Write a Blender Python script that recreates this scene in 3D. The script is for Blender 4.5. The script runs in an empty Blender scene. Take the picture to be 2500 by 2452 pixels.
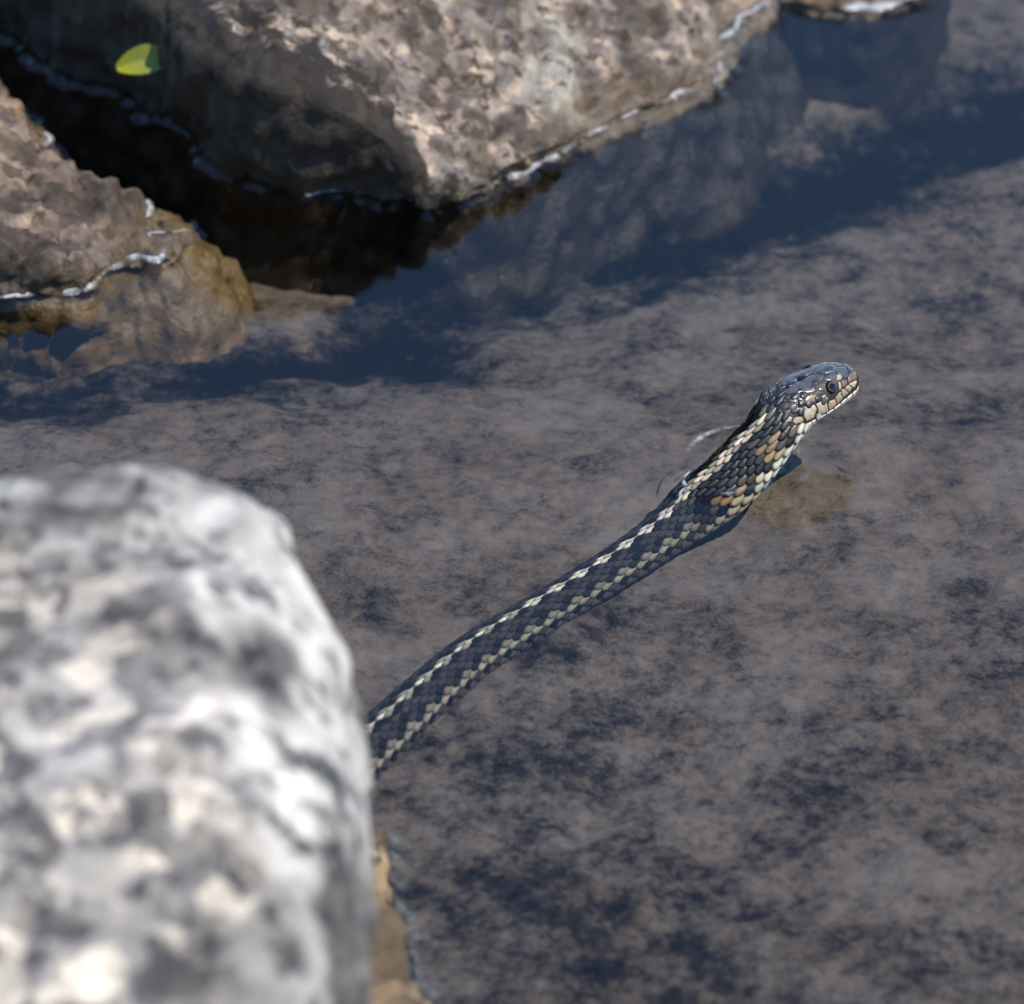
import bpy, math, random
import numpy as np
from mathutils import Vector, kdtree

R = math.radians
S = bpy.context.scene
COL = S.collection

# ------------------------------------------------------------------ camera
cam_d = bpy.data.cameras.new('camera')
cam = bpy.data.objects.new('camera', cam_d)
COL.objects.link(cam)
S.camera = cam
CAM_EL, CAM_DIST = R(33.0), 1.6
cam.location = (0, -CAM_DIST * math.cos(CAM_EL), CAM_DIST * math.sin(CAM_EL))
cam.rotation_euler = (math.pi / 2 - CAM_EL, 0, 0)
cam_d.sensor_fit = 'HORIZONTAL'
cam_d.sensor_width = 36.0
cam_d.lens = 180.0
cam_d.clip_start = 0.05
cam_d.clip_end = 500.0
cam_d.dof.use_dof = True
cam_d.dof.focus_distance = 1.605
cam_d.dof.aperture_fstop = 12.5

# ------------------------------------------------------------------ sky and sun
SUN_EL = R(60.0)
SUN_AZ = R(-31.0)              # measured from +x (right) towards +y (away from the camera)
sun_dir = Vector((math.cos(SUN_EL) * math.cos(SUN_AZ), math.cos(SUN_EL) * math.sin(SUN_AZ), math.sin(SUN_EL)))
world = bpy.data.worlds.new('World')
S.world = world
world.use_nodes = True
wn = world.node_tree.nodes
wl = world.node_tree.links
wn.clear()
sky = wn.new('ShaderNodeTexSky')
sky.sky_type = 'NISHITA'
sky.sun_disc = False
sky.sun_elevation = SUN_EL
sky.sun_rotation = math.pi / 2 - SUN_AZ
sky.altitude = 0.0
sky.air_density = 1.4
sky.dust_density = 0.0
sky.ozone_density = 10.0
bg = wn.new('ShaderNodeBackground')
bg.inputs['Strength'].default_value = 0.124
wo = wn.new('ShaderNodeOutputWorld')
wl.new(sky.outputs['Color'], bg.inputs['Color'])
wl.new(bg.outputs['Background'], wo.inputs['Surface'])

sun_d = bpy.data.lights.new('sun', 'SUN')
sun_d.energy = 2.85
sun_d.angle = R(0.53)
sun_d.color = (1.0, 0.89, 0.74)
sun = bpy.data.objects.new('sun', sun_d)
COL.objects.link(sun)
sun.location = sun_dir * 3
sun.rotation_euler = (-sun_dir).to_track_quat('-Z', 'Y').to_euler()

S.view_settings.view_transform = 'Standard'
S.view_settings.look = 'None'
S.view_settings.exposure = 1.0
S.view_settings.gamma = 1.0
S.cycles.use_denoising = True
S.cycles.use_light_tree = False
S.cycles.adaptive_threshold = 0.02
S.cycles.max_bounces = 4
S.cycles.diffuse_bounces = 2
S.cycles.glossy_bounces = 2
S.cycles.transparent_max_bounces = 8
S.cycles.caustics_reflective = False
S.cycles.caustics_refractive = False
S.cycles.sample_clamp_indirect = 4.0

MM = 0.001

# ------------------------------------------------------------------ helpers
def tag(o, label=None, cat=None, group=None, kind=None):
    if label: o['label'] = label
    if cat: o['category'] = cat
    if group: o['group'] = group
    if kind: o['kind'] = kind
    return o

def mesh_obj(name, verts, faces, mat, parent=None, smooth=True, cols=None):
    me = bpy.data.meshes.new(name)
    verts = np.asarray(verts, dtype=np.float32)
    if isinstance(faces, np.ndarray):
        nf, k = faces.shape
        me.vertices.add(len(verts)); me.vertices.foreach_set('co', verts.ravel())
        me.loops.add(nf * k); me.loops.foreach_set('vertex_index', faces.astype(np.int32).ravel())
        me.polygons.add(nf); me.polygons.foreach_set('loop_start', np.arange(nf, dtype=np.int32) * k)
        me.update(calc_edges=True)
    else:
        me.from_pydata([tuple(map(float, v)) for v in verts], [], faces)
    if smooth:
        me.polygons.foreach_set('use_smooth', np.ones(len(me.polygons), dtype=bool))
    if cols is not None:
        a = me.color_attributes.new('Col', 'FLOAT_COLOR', 'POINT')
        c = np.ones((len(verts), 4), dtype=np.float32); c[:, :3] = cols
        a.data.foreach_set('color', c.ravel())
    me.materials.append(mat)
    o = bpy.data.objects.new(name, me)
    COL.objects.link(o)
    if parent is not None: o.parent = parent
    return o

def empty(name, loc):
    o = bpy.data.objects.new(name, None)
    o.empty_display_size = 0.01
    COL.objects.link(o); o.location = loc
    return o

def grid_faces(nu, nv, wrap=False):
    i = np.arange(nu - 1)[:, None]; j = np.arange(nv if wrap else nv - 1)[None, :]
    a = i * nv + j; b = i * nv + (j + 1) % nv
    return np.stack([a, b, b + nv, a + nv], -1).reshape(-1, 4)

def _h(ix, iy, iz, seed):
    n = (ix.astype(np.uint32) * np.uint32(374761393) + iy.astype(np.uint32) * np.uint32(668265263)
         + iz.astype(np.uint32) * np.uint32(2147483647) + np.uint32(seed * 974711 + 1))
    n = (n ^ (n >> np.uint32(13))) * np.uint32(1274126177)
    n = n ^ (n >> np.uint32(16))
    n = (n * np.uint32(2246822519)) ^ (n >> np.uint32(11))
    return (n & np.uint32(0xffff)).astype(np.float32) / 32767.5 - 1.0

def vnoise(p, seed=0):
    p = np.asarray(p, dtype=np.float64)
    f0 = np.floor(p); t = (p - f0).astype(np.float32)
    i = f0.astype(np.int64).astype(np.uint32) if False else (f0.astype(np.int64) & 0xffffffff)
    w = t * t * t * (t * (t * 6 - 15) + 10)
    out = 0
    for dx in (0, 1):
        for dy in (0, 1):
            for dz in (0, 1):
                ww = (w[:, 0] if dx else 1 - w[:, 0]) * (w[:, 1] if dy else 1 - w[:, 1]) * (w[:, 2] if dz else 1 - w[:, 2])
                out = out + ww * _h((i[:, 0] + dx) & 0xffffffff, (i[:, 1] + dy) & 0xffffffff, (i[:, 2] + dz) & 0xffffffff, seed)
    return out

def fbm(p, size, octv=4, gain=0.5, seed=0):
    p = np.asarray(p) / size
    a, s = 1.0, 0.0
    for k in range(octv):
        s = s + a * vnoise(p * (2.03 ** k) + 17.3 * k, seed + k)
        a *= gain
    return s

def sstep(a, b, x):
    t = np.clip((x - a) / (b - a), 0, 1)
    return t * t * (3 - 2 * t)

np.seterr(over='ignore')

# ------------------------------------------------------------------ materials
def new_mat(name):
    m = bpy.data.materials.new(name); m.use_nodes = True
    nt = m.node_tree; nt.nodes.clear()
    out = nt.nodes.new('ShaderNodeOutputMaterial')
    b = nt.nodes.new('ShaderNodeBsdfPrincipled')
    nt.links.new(b.outputs[0], out.inputs[0])
    return m, nt, b, out

class NT:
    def __init__(s, nt):
        s.nt = nt; s.co = nt.nodes.new('ShaderNodeTexCoord').outputs['Object']
    def n(s, t, **k):
        x = s.nt.nodes.new(t)
        for a, v in k.items(): setattr(x, a, v)
        return x
    def L(s, a, b): s.nt.links.new(a, b)
    def noise(s, scale, detail=4, rough=0.55, dist=0.0, vec=None, off=0.0):
        x = s.n('ShaderNodeTexNoise'); x.inputs['Scale'].default_value = scale
        x.inputs['Detail'].default_value = detail; x.inputs['Roughness'].default_value = rough
        x.inputs['Distortion'].default_value = dist
        v = vec or s.co
        if off:
            ad = s.n('ShaderNodeVectorMath', operation='ADD'); s.L(v, ad.inputs[0]); ad.inputs[1].default_value = (off, off * 1.7, off * .6); v = ad.outputs[0]
        s.L(v, x.inputs['Vector']); return x.outputs['Fac']
    def voro(s, scale, vec=None, out='Color', feat='F1', rand=1.0):
        x = s.n('ShaderNodeTexVoronoi', feature=feat); x.inputs['Scale'].default_value = scale
        x.inputs['Randomness'].default_value = rand
        s.L(vec or s.co, x.inputs['Vector']); return x.outputs[out]
    def ramp(s, fac, stops, interp='LINEAR'):
        x = s.n('ShaderNodeValToRGB'); x.color_ramp.interpolation = interp
        e = x.color_ramp.elements
        while len(e) < len(stops): e.new(0.5)
        for k, (p, c) in enumerate(stops):
            e[k].position = p; e[k].color = (*c, 1) if hasattr(c, '__len__') else (c, c, c, 1)
        s.L(fac, x.inputs[0]); return x.outputs[0]
    def mix(s, fac, a, b, mode='MIX'):
        x = s.n('ShaderNodeMix', data_type='RGBA', blend_type=mode)
        for v, i in ((fac, 0), (a, 6), (b, 7)):
            if hasattr(v, 'is_output') or hasattr(v, 'links'): s.L(v, x.inputs[i])
            else: x.inputs[i].default_value = v if i == 0 else (*v, 1)
        return x.outputs[2]
    def math(s, op, a, b=0.0, clamp=False):
        x = s.n('ShaderNodeMath', operation=op, use_clamp=clamp)
        for v, i in ((a, 0), (b, 1)):
            if hasattr(v, 'links'): s.L(v, x.inputs[i])
            else: x.inputs[i].default_value = v
        return x.outputs[0]
    def sep(s, vec=None):
        x = s.n('ShaderNodeSeparateXYZ'); s.L(vec or s.co, x.inputs[0]); return x.outputs
    def bump(s, h, dist, strength, bsdf):
        x = s.n('ShaderNodeBump'); x.inputs['Strength'].default_value = strength; x.inputs['Distance'].default_value = dist
        s.L(h, x.inputs['Height']); s.L(x.outputs[0], bsdf.inputs['Normal'])

def mat_bed():
    m, nt, b, o = new_mat('stream bed silt'); g = NT(nt)
    att = g.n('ShaderNodeAttribute'); att.attribute_name = 'Col'
    dark = g.sep(att.outputs['Color'])[0]
    n1 = g.noise(80, 6, .66, .0)
    n2 = g.noise(240, 6, .74, .0, off=3.1)
    n3 = g.noise(24, 2, .5, .3, off=7.7)
    s = g.math('ADD', g.math('MULTIPLY', n1, .52), g.math('MULTIPLY', n2, .48))
    s = g.math('ADD', s, g.math('MULTIPLY', n3, .22))
    s = g.math('ADD', s, g.math('MULTIPLY', g.math('SUBTRACT', g.noise(900, 2, .7, off=1.9), .5), .16))
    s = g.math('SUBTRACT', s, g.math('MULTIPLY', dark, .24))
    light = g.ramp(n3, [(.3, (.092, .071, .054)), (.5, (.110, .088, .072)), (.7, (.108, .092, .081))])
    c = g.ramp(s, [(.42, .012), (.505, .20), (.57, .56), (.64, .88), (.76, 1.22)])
    c = g.mix(1.0, light, c, 'MULTIPLY')
    g.L(c, b.inputs['Base Color']); b.inputs['Roughness'].default_value = .9
    b.inputs['Specular IOR Level'].default_value = .05
    g.bump(n2, .0008, .5, b)
    return m

def mat_water():
    m = bpy.data.materials.new('clear stream water'); m.use_nodes = True
    nt = m.node_tree; nt.nodes.clear(); N = nt.nodes; L = nt.links
    out = N.new('ShaderNodeOutputMaterial'); mx = N.new('ShaderNodeMixShader')
    fr = N.new('ShaderNodeFresnel'); fr.inputs['IOR'].default_value = 1.333
    tr = N.new('ShaderNodeBsdfTransparent'); tr.inputs['Color'].default_value = (.93, .96, .97, 1)
    gl = N.new('ShaderNodeBsdfGlossy'); gl.inputs['Roughness'].default_value = .075
    gl.inputs['Color'].default_value = (1, 1, 1, 1)
    L.new(fr.outputs[0], mx.inputs[0]); L.new(tr.outputs[0], mx.inputs[1]); L.new(gl.outputs[0], mx.inputs[2])
    L.new(mx.outputs[0], out.inputs[0])
    return m

def mat_rock(name, tones, lit_x=None, stain_shade=(.010, .0065, .0028), speck=170, wet=(.006, .02), wetcol=(.05, .034, .014), pit=(.05, .035, .018), gloss=.75, pale=None, big=22, pitlev=(.36, .46), brownlev=(.42, .6)):
    m, nt, b, o = new_mat(name); g = NT(nt)
    ds = g.n('ShaderNodeVectorMath', operation='ADD')
    nz = g.n('ShaderNodeTexNoise'); nz.inputs['Scale'].default_value = speck * .8; nz.inputs['Detail'].default_value = 3
    g.L(g.co, nz.inputs['Vector'])
    sc = g.n('ShaderNodeVectorMath', operation='SCALE'); g.L(nz.outputs['Color'], sc.inputs[0]); sc.inputs['Scale'].default_value = 1.1 / speck
    g.L(g.co, ds.inputs[0]); g.L(sc.outputs[0], ds.inputs[1])
    cell = g.sep(g.voro(speck, ds.outputs[0]))[0]
    base = g.ramp(cell, tones)
    soft = g.ramp(g.noise(speck * .55, 3, .65, .3, off=2.2), [(.3, tones[0][1]), (.5, tones[len(tones) // 2][1]), (.7, tones[-1][1])])
    c = g.mix(.3, base, soft)
    if pale:
        pf = g.noise(big, 3, .5, off=4.4)
        if lit_x: pf = g.math('ADD', pf, g.math('MULTIPLY', g.math('MAXIMUM', g.math('SUBTRACT', g.sep()[0], lit_x), 0.0), 4.5))  # whitening towards one side, sunlight painted into the stone colour
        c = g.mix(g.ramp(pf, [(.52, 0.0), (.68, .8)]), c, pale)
    pits = g.noise(speck * .75, 3, .7, 0, off=9.1)
    c = g.mix(g.ramp(pits, [(pitlev[0], 1.0), (pitlev[1], 0.0)]), c, pit)
    bl = g.noise(big * 1.3, 3, .6, 0, off=6.1)
    c = g.mix(g.ramp(bl, [(brownlev[0], .85), (brownlev[1], 0.0)]), c, tuple(.55 * x for x in tones[0][1]))
    z = g.sep()[2]
    zz = g.math('ADD', z, g.math('MULTIPLY', g.math('SUBTRACT', g.noise(90, 2, .6, off=8.8), .5), .018))
    mr = g.n('ShaderNodeMapRange'); g.L(zz, mr.inputs[0])
    mr.inputs['From Min'].default_value = wet[1]; mr.inputs['From Max'].default_value = wet[0]
    w = mr.outputs[0]
    c = g.mix(w, c, g.mix(.75, c, wetcol))
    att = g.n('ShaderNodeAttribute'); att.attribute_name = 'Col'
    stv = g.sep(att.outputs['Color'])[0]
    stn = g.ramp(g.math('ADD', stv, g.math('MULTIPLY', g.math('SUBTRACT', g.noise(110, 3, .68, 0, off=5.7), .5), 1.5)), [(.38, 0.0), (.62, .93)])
    c = g.mix(stn, c, stain_shade)  # dark algae stain, also painted shade on the rock walls
    g.L(c, b.inputs['Base Color'])
    rr = g.math('SUBTRACT', gloss, g.math('MULTIPLY', w, .35))
    g.L(rr, b.inputs['Roughness'])
    b.inputs['Specular IOR Level'].default_value = .4
    g.bump(g.noise(speck * 2, 4, .7), .0016, .8, b)
    return m

def mat_scale(name, rough, coat, marble=0.0):
    m, nt, b, o = new_mat(name); g = NT(nt)
    att = g.n('ShaderNodeAttribute'); att.attribute_name = 'Col'
    c = att.outputs['Color']
    v = g.ramp(g.noise(900, 4, .65), [(.3, .62), (.7, 1.3)])
    c = g.mix(.8, c, g.mix(1.0, c, v, 'MULTIPLY'))
    if marble:
        c = g.mix(g.math('MULTIPLY', g.ramp(g.noise(230, 5, .7, .8, off=3.3), [(.44, 1.0), (.53, 0.0)]), marble), c, (.006, .006, .007))
    g.L(c, b.inputs['Base Color'])
    b.inputs['Roughness'].default_value = rough
    b.inputs['Specular IOR Level'].default_value = .5
    b.inputs['Coat Weight'].default_value = coat
    b.inputs['Coat Roughness'].default_value = .22
    g.bump(g.noise(1500, 3, .6), .0002, .35, b)
    return m

def mat_plain(name, col, rough, spec=.5, coat=0.0):
    m, nt, b, o = new_mat(name); g = NT(nt)
    c = g.mix(1.0, col, g.ramp(g.noise(700, 4, .6), [(.3, .7), (.7, 1.25)]), 'MULTIPLY')
    g.L(c, b.inputs['Base Color']); b.inputs['Roughness'].default_value = rough
    b.inputs['Specular IOR Level'].default_value = spec
    b.inputs['Coat Weight'].default_value = coat; b.inputs['Coat Roughness'].default_value = .03
    return m

# ------------------------------------------------------------------ rocks
def resample(poly, vals, n):
    """closed outline through control points (Catmull-Rom), n points evenly spaced, with values carried along"""
    P = np.array(poly, float); V = np.array(vals, float); k = len(P); out = []; ov = []
    ts = np.linspace(0, 1, 24, endpoint=False)
    for i in range(k):
        p0, p1, p2, p3 = P[i - 1], P[i], P[(i + 1) % k], P[(i + 2) % k]
        for t in ts:
            out.append(.5 * ((2 * p1) + (-p0 + p2) * t + (2 * p0 - 5 * p1 + 4 * p2 - p3) * t * t + (-p0 + 3 * p1 - 3 * p2 + p3) * t ** 3))
            ov.append(V[i] * (1 - t) + V[(i + 1) % k] * t)
    out = np.array(out); ov = np.array(ov)
    d = np.r_[0, np.cumsum(np.linalg.norm(np.diff(np.vstack([out, out[:1]]), axis=0), axis=1))]
    q = np.linspace(0, d[-1], n, endpoint=False)
    X = np.vstack([out, out[:1]]); W = np.vstack([ov, ov[:1]])
    pts = np.stack([np.interp(q, d, X[:, j]) for j in range(2)], 1)
    vv = np.stack([np.interp(q, d, W[:, j]) for j in range(W.shape[1])], 1)
    return pts, vv

def displace(o, layers, seed, wmin=None):
    me = o.data; n = len(me.vertices)
    co = np.empty(n * 3, np.float32); me.vertices.foreach_get('co', co); co = co.reshape(-1, 3)
    no = np.empty(n * 3, np.float32); me.vertices.foreach_get('normal', no); no = no.reshape(-1, 3)
    d = np.zeros(n, np.float32)
    for size, amp, octv, mode in layers:
        f = fbm(co, size, octv, .52, seed); seed += 11
        if mode == 'ridge': f = .5 - np.abs(f) * 1.4
        elif mode == 'pit': f = -np.clip(f - .25, 0, 1) * 1.6
        elif mode == 'lump': f = np.abs(f) * 1.5 - .4
        d += amp * f
    co = co + no * d[:, None]
    me.vertices.foreach_set('co', co.ravel().astype(np.float32)); me.update()
    return co

CONTACTS = []
WATERLINES = []      # wet contact points of the rocks, for the meniscus

def loft_rock(name, poly, vals, centre, top_z, mat, layers, seed, n=420, depth=.055, ntop=60, power=2.0, slope=.85, sub=(1.3, .72)):
    """vals per outline point: lip height, overhang of the lip (outwards), spread of the submerged foot"""
    pts, vv = resample(poly, vals, n)
    lip, over, foot = vv[:, 0], vv[:, 1], vv[:, 2]
    tan = np.roll(pts, -1, 0) - np.roll(pts, 1, 0); tan /= np.linalg.norm(tan, axis=1)[:, None]
    nor = np.stack([tan[:, 1], -tan[:, 0]], 1)
    area = .5 * np.sum(pts[:, 0] * np.roll(pts[:, 1], -1) - np.roll(pts[:, 0], -1) * pts[:, 1])
    if area < 0: nor = -nor
    rings = []
    for k in np.linspace(1, 0, 16, endpoint=False):
        rings.append(np.c_[pts + nor * (foot * k ** slope)[:, None], np.full(n, -depth * k)])
    for k in np.linspace(0, 1, 12, endpoint=False):
        off = over * math.sin(k * math.pi * .5)
        rings.append(np.c_[pts + nor * off[:, None], lip * k])
    edge = pts + nor * over[:, None]
    C = np.array(centre)
    for k in np.linspace(0, 1, ntop) ** 1.25:
        kk = min(k, .999)
        xy = edge + (C - edge) * kk
        rnd = np.minimum(lip * .12, .004) * (1 - math.exp(-k * 40))
        rings.append(np.c_[xy, lip + (top_z - lip) * (1 - (1 - kk) ** power) + rnd])
    V = np.vstack(rings)
    st = np.concatenate([np.full(n, sub[1] + (sub[0] - sub[1]) * k) for k in np.linspace(1, 0, 16, endpoint=False)] + [np.clip(lip / .022, 0, 1) * 1.0] * 12 + [np.clip(lip / .022, 0, 1) * np.exp(-k * (np.interp(pts[:, 0], [-.16, -.085], [.7, 5.0]) * sstep(.012, .042, lip) + 10.0 * (1 - sstep(.012, .042, lip)))) for k in np.linspace(0, 1, ntop) ** 1.25])  # algae, and shade painted on the wall and the side away from the sun
    f = grid_faces(len(rings), n, True)
    if area < 0: f = f[:, ::-1]
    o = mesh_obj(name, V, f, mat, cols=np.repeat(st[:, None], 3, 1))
    co = displace(o, layers, seed)
    g3 = co.reshape(len(rings), n, 3)
    up = g3[..., 2] > .0016
    first = np.argmax(up, axis=0)
    first = np.clip(first, 1, None); jj = np.arange(n)
    a_, b_ = g3[first - 1, jj], g3[first, jj]
    tt = np.clip((.0016 - a_[:, 2]) / (b_[:, 2] - a_[:, 2] + 1e-9), 0, 1)[:, None]
    CONTACTS.append((name, (a_ + (b_ - a_) * tt)[:, :2], 1 if area > 0 else -1))
    WATERLINES.append(co[np.abs(co[:, 2]) < .0022][:, :2])
    return o

granite = mat_rock('speckled streamside granite',
    [(.0, (.070, .048, .032)), (.3, (.27, .207, .15)), (.5, (.185, .165, .16)), (.72, (.42, .325, .235)), (1.0, (.62, .475, .33))],
    speck=210, wet=(.000, .012), wetcol=(.10, .066, .028), pale=(.34, .33, .27), big=31, pitlev=(.38, .47))
granite2 = mat_rock('brown streamside granite',
    [(.0, (.04, .026, .015)), (.35, (.20, .138, .092)), (.6, (.135, .108, .09)), (1.0, (.42, .30, .195))],
    speck=150, wet=(-.004, .010), wetcol=(.125, .08, .028), big=24)
pale_rock = mat_rock('pale boulder granite',
    [(.0, (.028, .026, .024)), (.3, (.13, .123, .113)), (.55, (.34, .312, .27)), (.8, (.60, .52, .41)), (1.0, (.78, .67, .52))],
    speck=105, wet=(-.01, .002), wetcol=(.12, .08, .04), pit=(.05, .05, .052), pale=(.62, .58, .52), lit_x=-.085, big=13, gloss=.8, pitlev=(.36, .52), brownlev=(.38, .56))
brown_rock = mat_rock('brown algae covered stone',
    [(.0, (.10, .065, .03)), (.4, (.22, .15, .075)), (.7, (.30, .21, .11)), (1.0, (.38, .28, .16))],
    speck=120, wet=(-.02, -.01), big=30)

far_poly = [(-.215,.35),(-.1864,.3145),(-.1737,.3002),(-.1592,.2841),(-.1414,.2712),(-.1254,.2545),(-.115,.2372),(-.101,.2145),(-.0895,.2033),(-.0746,.1952),(-.0582,.1926),(-.0382,.1915),(-.0273,.1882),(-.0128,.194),(.0054,.2088),(.022,.2239),(.0314,.2345),(.0427,.2448),(.0598,.2565),(.0675,.2663),(.0775,.2821),(.0839,.3022),(.0944,.3227),(.1009,.3394),(.108,.3735),(.11,.46),(.04,.56),(-.10,.60),(-.24,.52),(-.25,.42)]
lips =  [50,50,48,46,45,45,45,45,44,43,37,22,11,9,9,7,4,3.5,3.5,3.5,3.5,3.5,3.5,3.5,4,10,20,30,40,48]
overs = [0,0,2,3,4,5,6,7,7,7,6,6,5,4,3,1,-3,-4,-4,-4,-4,-4,-4,-4,-4,0,0,0,0,0]
foots = [0,0,0,0,2,4,4,4,2,0,-4,-6,-4,2,4,8,12,14,16,18,18,16,15,14,12,10,5,5,0,0]
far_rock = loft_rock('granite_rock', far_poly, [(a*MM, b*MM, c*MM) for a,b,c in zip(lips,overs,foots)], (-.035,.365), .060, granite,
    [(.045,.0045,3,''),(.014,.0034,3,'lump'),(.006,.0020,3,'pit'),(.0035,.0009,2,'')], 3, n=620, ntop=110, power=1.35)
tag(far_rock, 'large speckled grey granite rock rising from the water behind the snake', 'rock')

left_poly = [(-.24,.31),(-.1984,.2781),(-.1815,.2565),(-.1708,.2391),(-.1619,.2201),(-.1497,.2033),(-.1399,.1933),(-.1304,.1867),(-.1211,.1831),(-.1122,.1686),(-.1106,.1544),(-.1172,.1456),(-.1293,.141),(-.1394,.1334),(-.1531,.1279),(-.1672,.1282),(-.20,.133),(-.25,.15),(-.28,.22)]
l_lip = [12,9,6,4,3,2.5,2,2,1.5,1.5,2,3,4,6,9,13,16,18,18]
l_ov =  [0,-1,-2,-3,-3,-3,-3,-3,-3,-3,-2,-1,0,0,1,2,2,0,0]
l_ft =  [5,10,20,30,36,40,42,42,40,34,26,16,10,8,5,3,2,2,2]
left_rock = loft_rock('brown_rock', left_poly, [(a*MM,b*MM,c*MM) for a,b,c in zip(l_lip,l_ov,l_ft)], (-.19,.205), .024, granite2,
    [(.03,.0045,3,''),(.012,.0032,3,'lump'),(.006,.0018,3,'pit'),(.003,.0008,2,'')], 41, n=460, ntop=70, power=1.4, sub=(.45, .2))
tag(left_rock, 'low brown lumpy rock at the left in front of the granite rock', 'rock')

rt_poly = [(.084,.348),(.0987,.3344),(.1218,.3319),(.1413,.3335),(.152,.3455),(.16,.39),(.13,.43),(.095,.40)]
corner_rock = loft_rock('brown_rock', rt_poly, [(3*MM,.5*MM,4*MM)]*8, (.122,.38), .009, granite2,
    [(.03,.0025,3,''),(.010,.0015,3,'lump'),(.004,.0008,2,'')], 77, n=220, ntop=30)
tag(corner_rock, 'dark brown rock just showing at the top edge beside the large granite rock', 'rock')

# foreground boulder: a rounded superellipsoid block
def boulder(name, c, ax, ex, mat, layers, seed, rotz=0.0, shear=0.0, lean=0.0, nu=150, nv=220):
    ph = np.linspace(-math.pi / 2, math.pi / 2, nu); th = np.linspace(0, 2 * math.pi, nv, endpoint=False)
    PH, TH = np.meshgrid(ph, th, indexing='ij')
    sp = lambda v, e: np.sign(v) * np.abs(v) ** (2 / e)
    x = ax[0] * sp(np.cos(PH), ex) * sp(np.cos(TH), ex); y = ax[1] * sp(np.cos(PH), ex) * sp(np.sin(TH), ex); z = ax[2] * sp(np.sin(PH), ex)
    cz, sz = math.cos(rotz), math.sin(rotz)
    z = z + shear * x; y = y + lean * (z - ax[2])
    V = np.stack([c[0] + x * cz - y * sz, c[1] + x * sz + y * cz, c[2] + z], -1).reshape(-1, 3)
    o = mesh_obj(name, V, grid_faces(nu, nv, True), mat)
    displace(o, layers, seed)
    return o
fore = boulder('pale_boulder', (-.1760, -.335, .0480), (.133, .105, .122), 5.0, pale_rock,
    [(.11,.007,2,''),(.03,.0030,2,'lump'),(.012,.0014,2,'lump')], 15, rotz=R(3), shear=.14, lean=.35)
tag(fore, 'large pale grey boulder with white blotches in the near left corner, out of focus', 'boulder')

bs_poly = [(-.085,-.175),(-.055,-.168),(-.041,-.178),(-.034,-.205),(-.026,-.245),(-.020,-.285),(-.03,-.32),(-.07,-.33),(-.10,-.28),(-.10,-.21)]
foot_stone = loft_rock('brown_stone', bs_poly, [(5*MM,0,8*MM)]*10, (-.065,-.25), .012, brown_rock,
    [(.03,.003,3,''),(.010,.0016,3,'lump'),(.004,.0008,2,'')], 55, n=220, ntop=40)
tag(foot_stone, 'brown algae covered stone at the foot of the pale boulder', 'stone')

# ------------------------------------------------------------------ stream bed
def axis(segs):
    out = [segs[0][0]]
    for a, b, st in segs:
        k = max(1, int(round((b - a) / st))); out += list(np.linspace(a, b, k + 1)[1:])
    return np.array(out)
bx = axis([(-30,-4,5.2),(-4,-.6,.5),(-.6,-.24,.03),(-.24,.24,.0013),(.24,.6,.03),(.6,4,.5),(4,30,5.2)])
by = axis([(-30,-4,5.2),(-4,-.8,.5),(-.8,-.30,.03),(-.30,.42,.0015),(.42,.8,.03),(.8,4,.5),(4,60,7.0)])
X, Y = np.meshgrid(bx, by, indexing='ij')
P = np.c_[X.ravel(), Y.ravel(), np.zeros(X.size)]
near = sstep(.9, .5, np.abs(P[:, 0])) * sstep(1.3, .8, np.abs(P[:, 1]))
chan = sstep(.03, .20, P[:, 1] - .52 * P[:, 0] * 0 - .0)            # the bed drops off towards the far rocks
Zb = -.0172 - .020 * chan + .0022 * fbm(P, .05, 3, .5, 5) * near + .0009 * fbm(P, .009, 4, .6, 9) * near
# dark weed and stone patches and painted shadow bands (R channel)
def blob(x, y, rx, ry, ang=0.0):
    c, s_ = math.cos(R(ang)), math.sin(R(ang)); dx, dy = P[:, 0] - x, P[:, 1] - y
    return np.exp(-(((dx * c + dy * s_) / rx) ** 2 + ((-dx * s_ + dy * c) / ry) ** 2))
def shade_trough(pts, wid, soft):
    """1 along a winding line of shade painted on the bed, fading to 0 past its width"""
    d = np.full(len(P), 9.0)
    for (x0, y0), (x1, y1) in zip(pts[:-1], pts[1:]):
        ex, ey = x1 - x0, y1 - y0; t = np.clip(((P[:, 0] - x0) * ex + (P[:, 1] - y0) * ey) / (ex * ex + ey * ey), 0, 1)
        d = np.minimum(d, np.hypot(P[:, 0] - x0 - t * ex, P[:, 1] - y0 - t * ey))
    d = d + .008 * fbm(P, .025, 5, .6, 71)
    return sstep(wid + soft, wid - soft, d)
shadeA = shade_trough([(-0.0313, 0.1986), (0.0055, 0.2114), (0.0334, 0.2244), (0.0713, 0.2469), (0.1102, 0.2739), (0.1505, 0.3075), (0.1888, 0.3237), (0.2211, 0.338)], .020, .036)
shadeB = shade_trough([(-0.1878, 0.1032), (-0.1446, 0.1115), (-0.1011, 0.1233), (-0.066, 0.1352), (-0.0377, 0.1437)], .014, .030)
dk = (1.25 * shadeA + 1.1 * shadeB + .26 * blob(.02, -.20, .06, .06) + .20 * blob(-.01, -.13, .05, .035)
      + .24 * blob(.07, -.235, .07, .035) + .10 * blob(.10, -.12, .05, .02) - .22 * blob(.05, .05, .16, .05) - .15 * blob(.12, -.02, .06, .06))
Zb -= .012 * shadeA + .006 * shadeB
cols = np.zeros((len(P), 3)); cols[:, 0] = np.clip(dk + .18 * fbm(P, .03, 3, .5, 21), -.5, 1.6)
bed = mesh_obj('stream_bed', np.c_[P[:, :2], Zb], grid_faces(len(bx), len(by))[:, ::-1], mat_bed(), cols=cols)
tag(bed, kind='structure')

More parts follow.
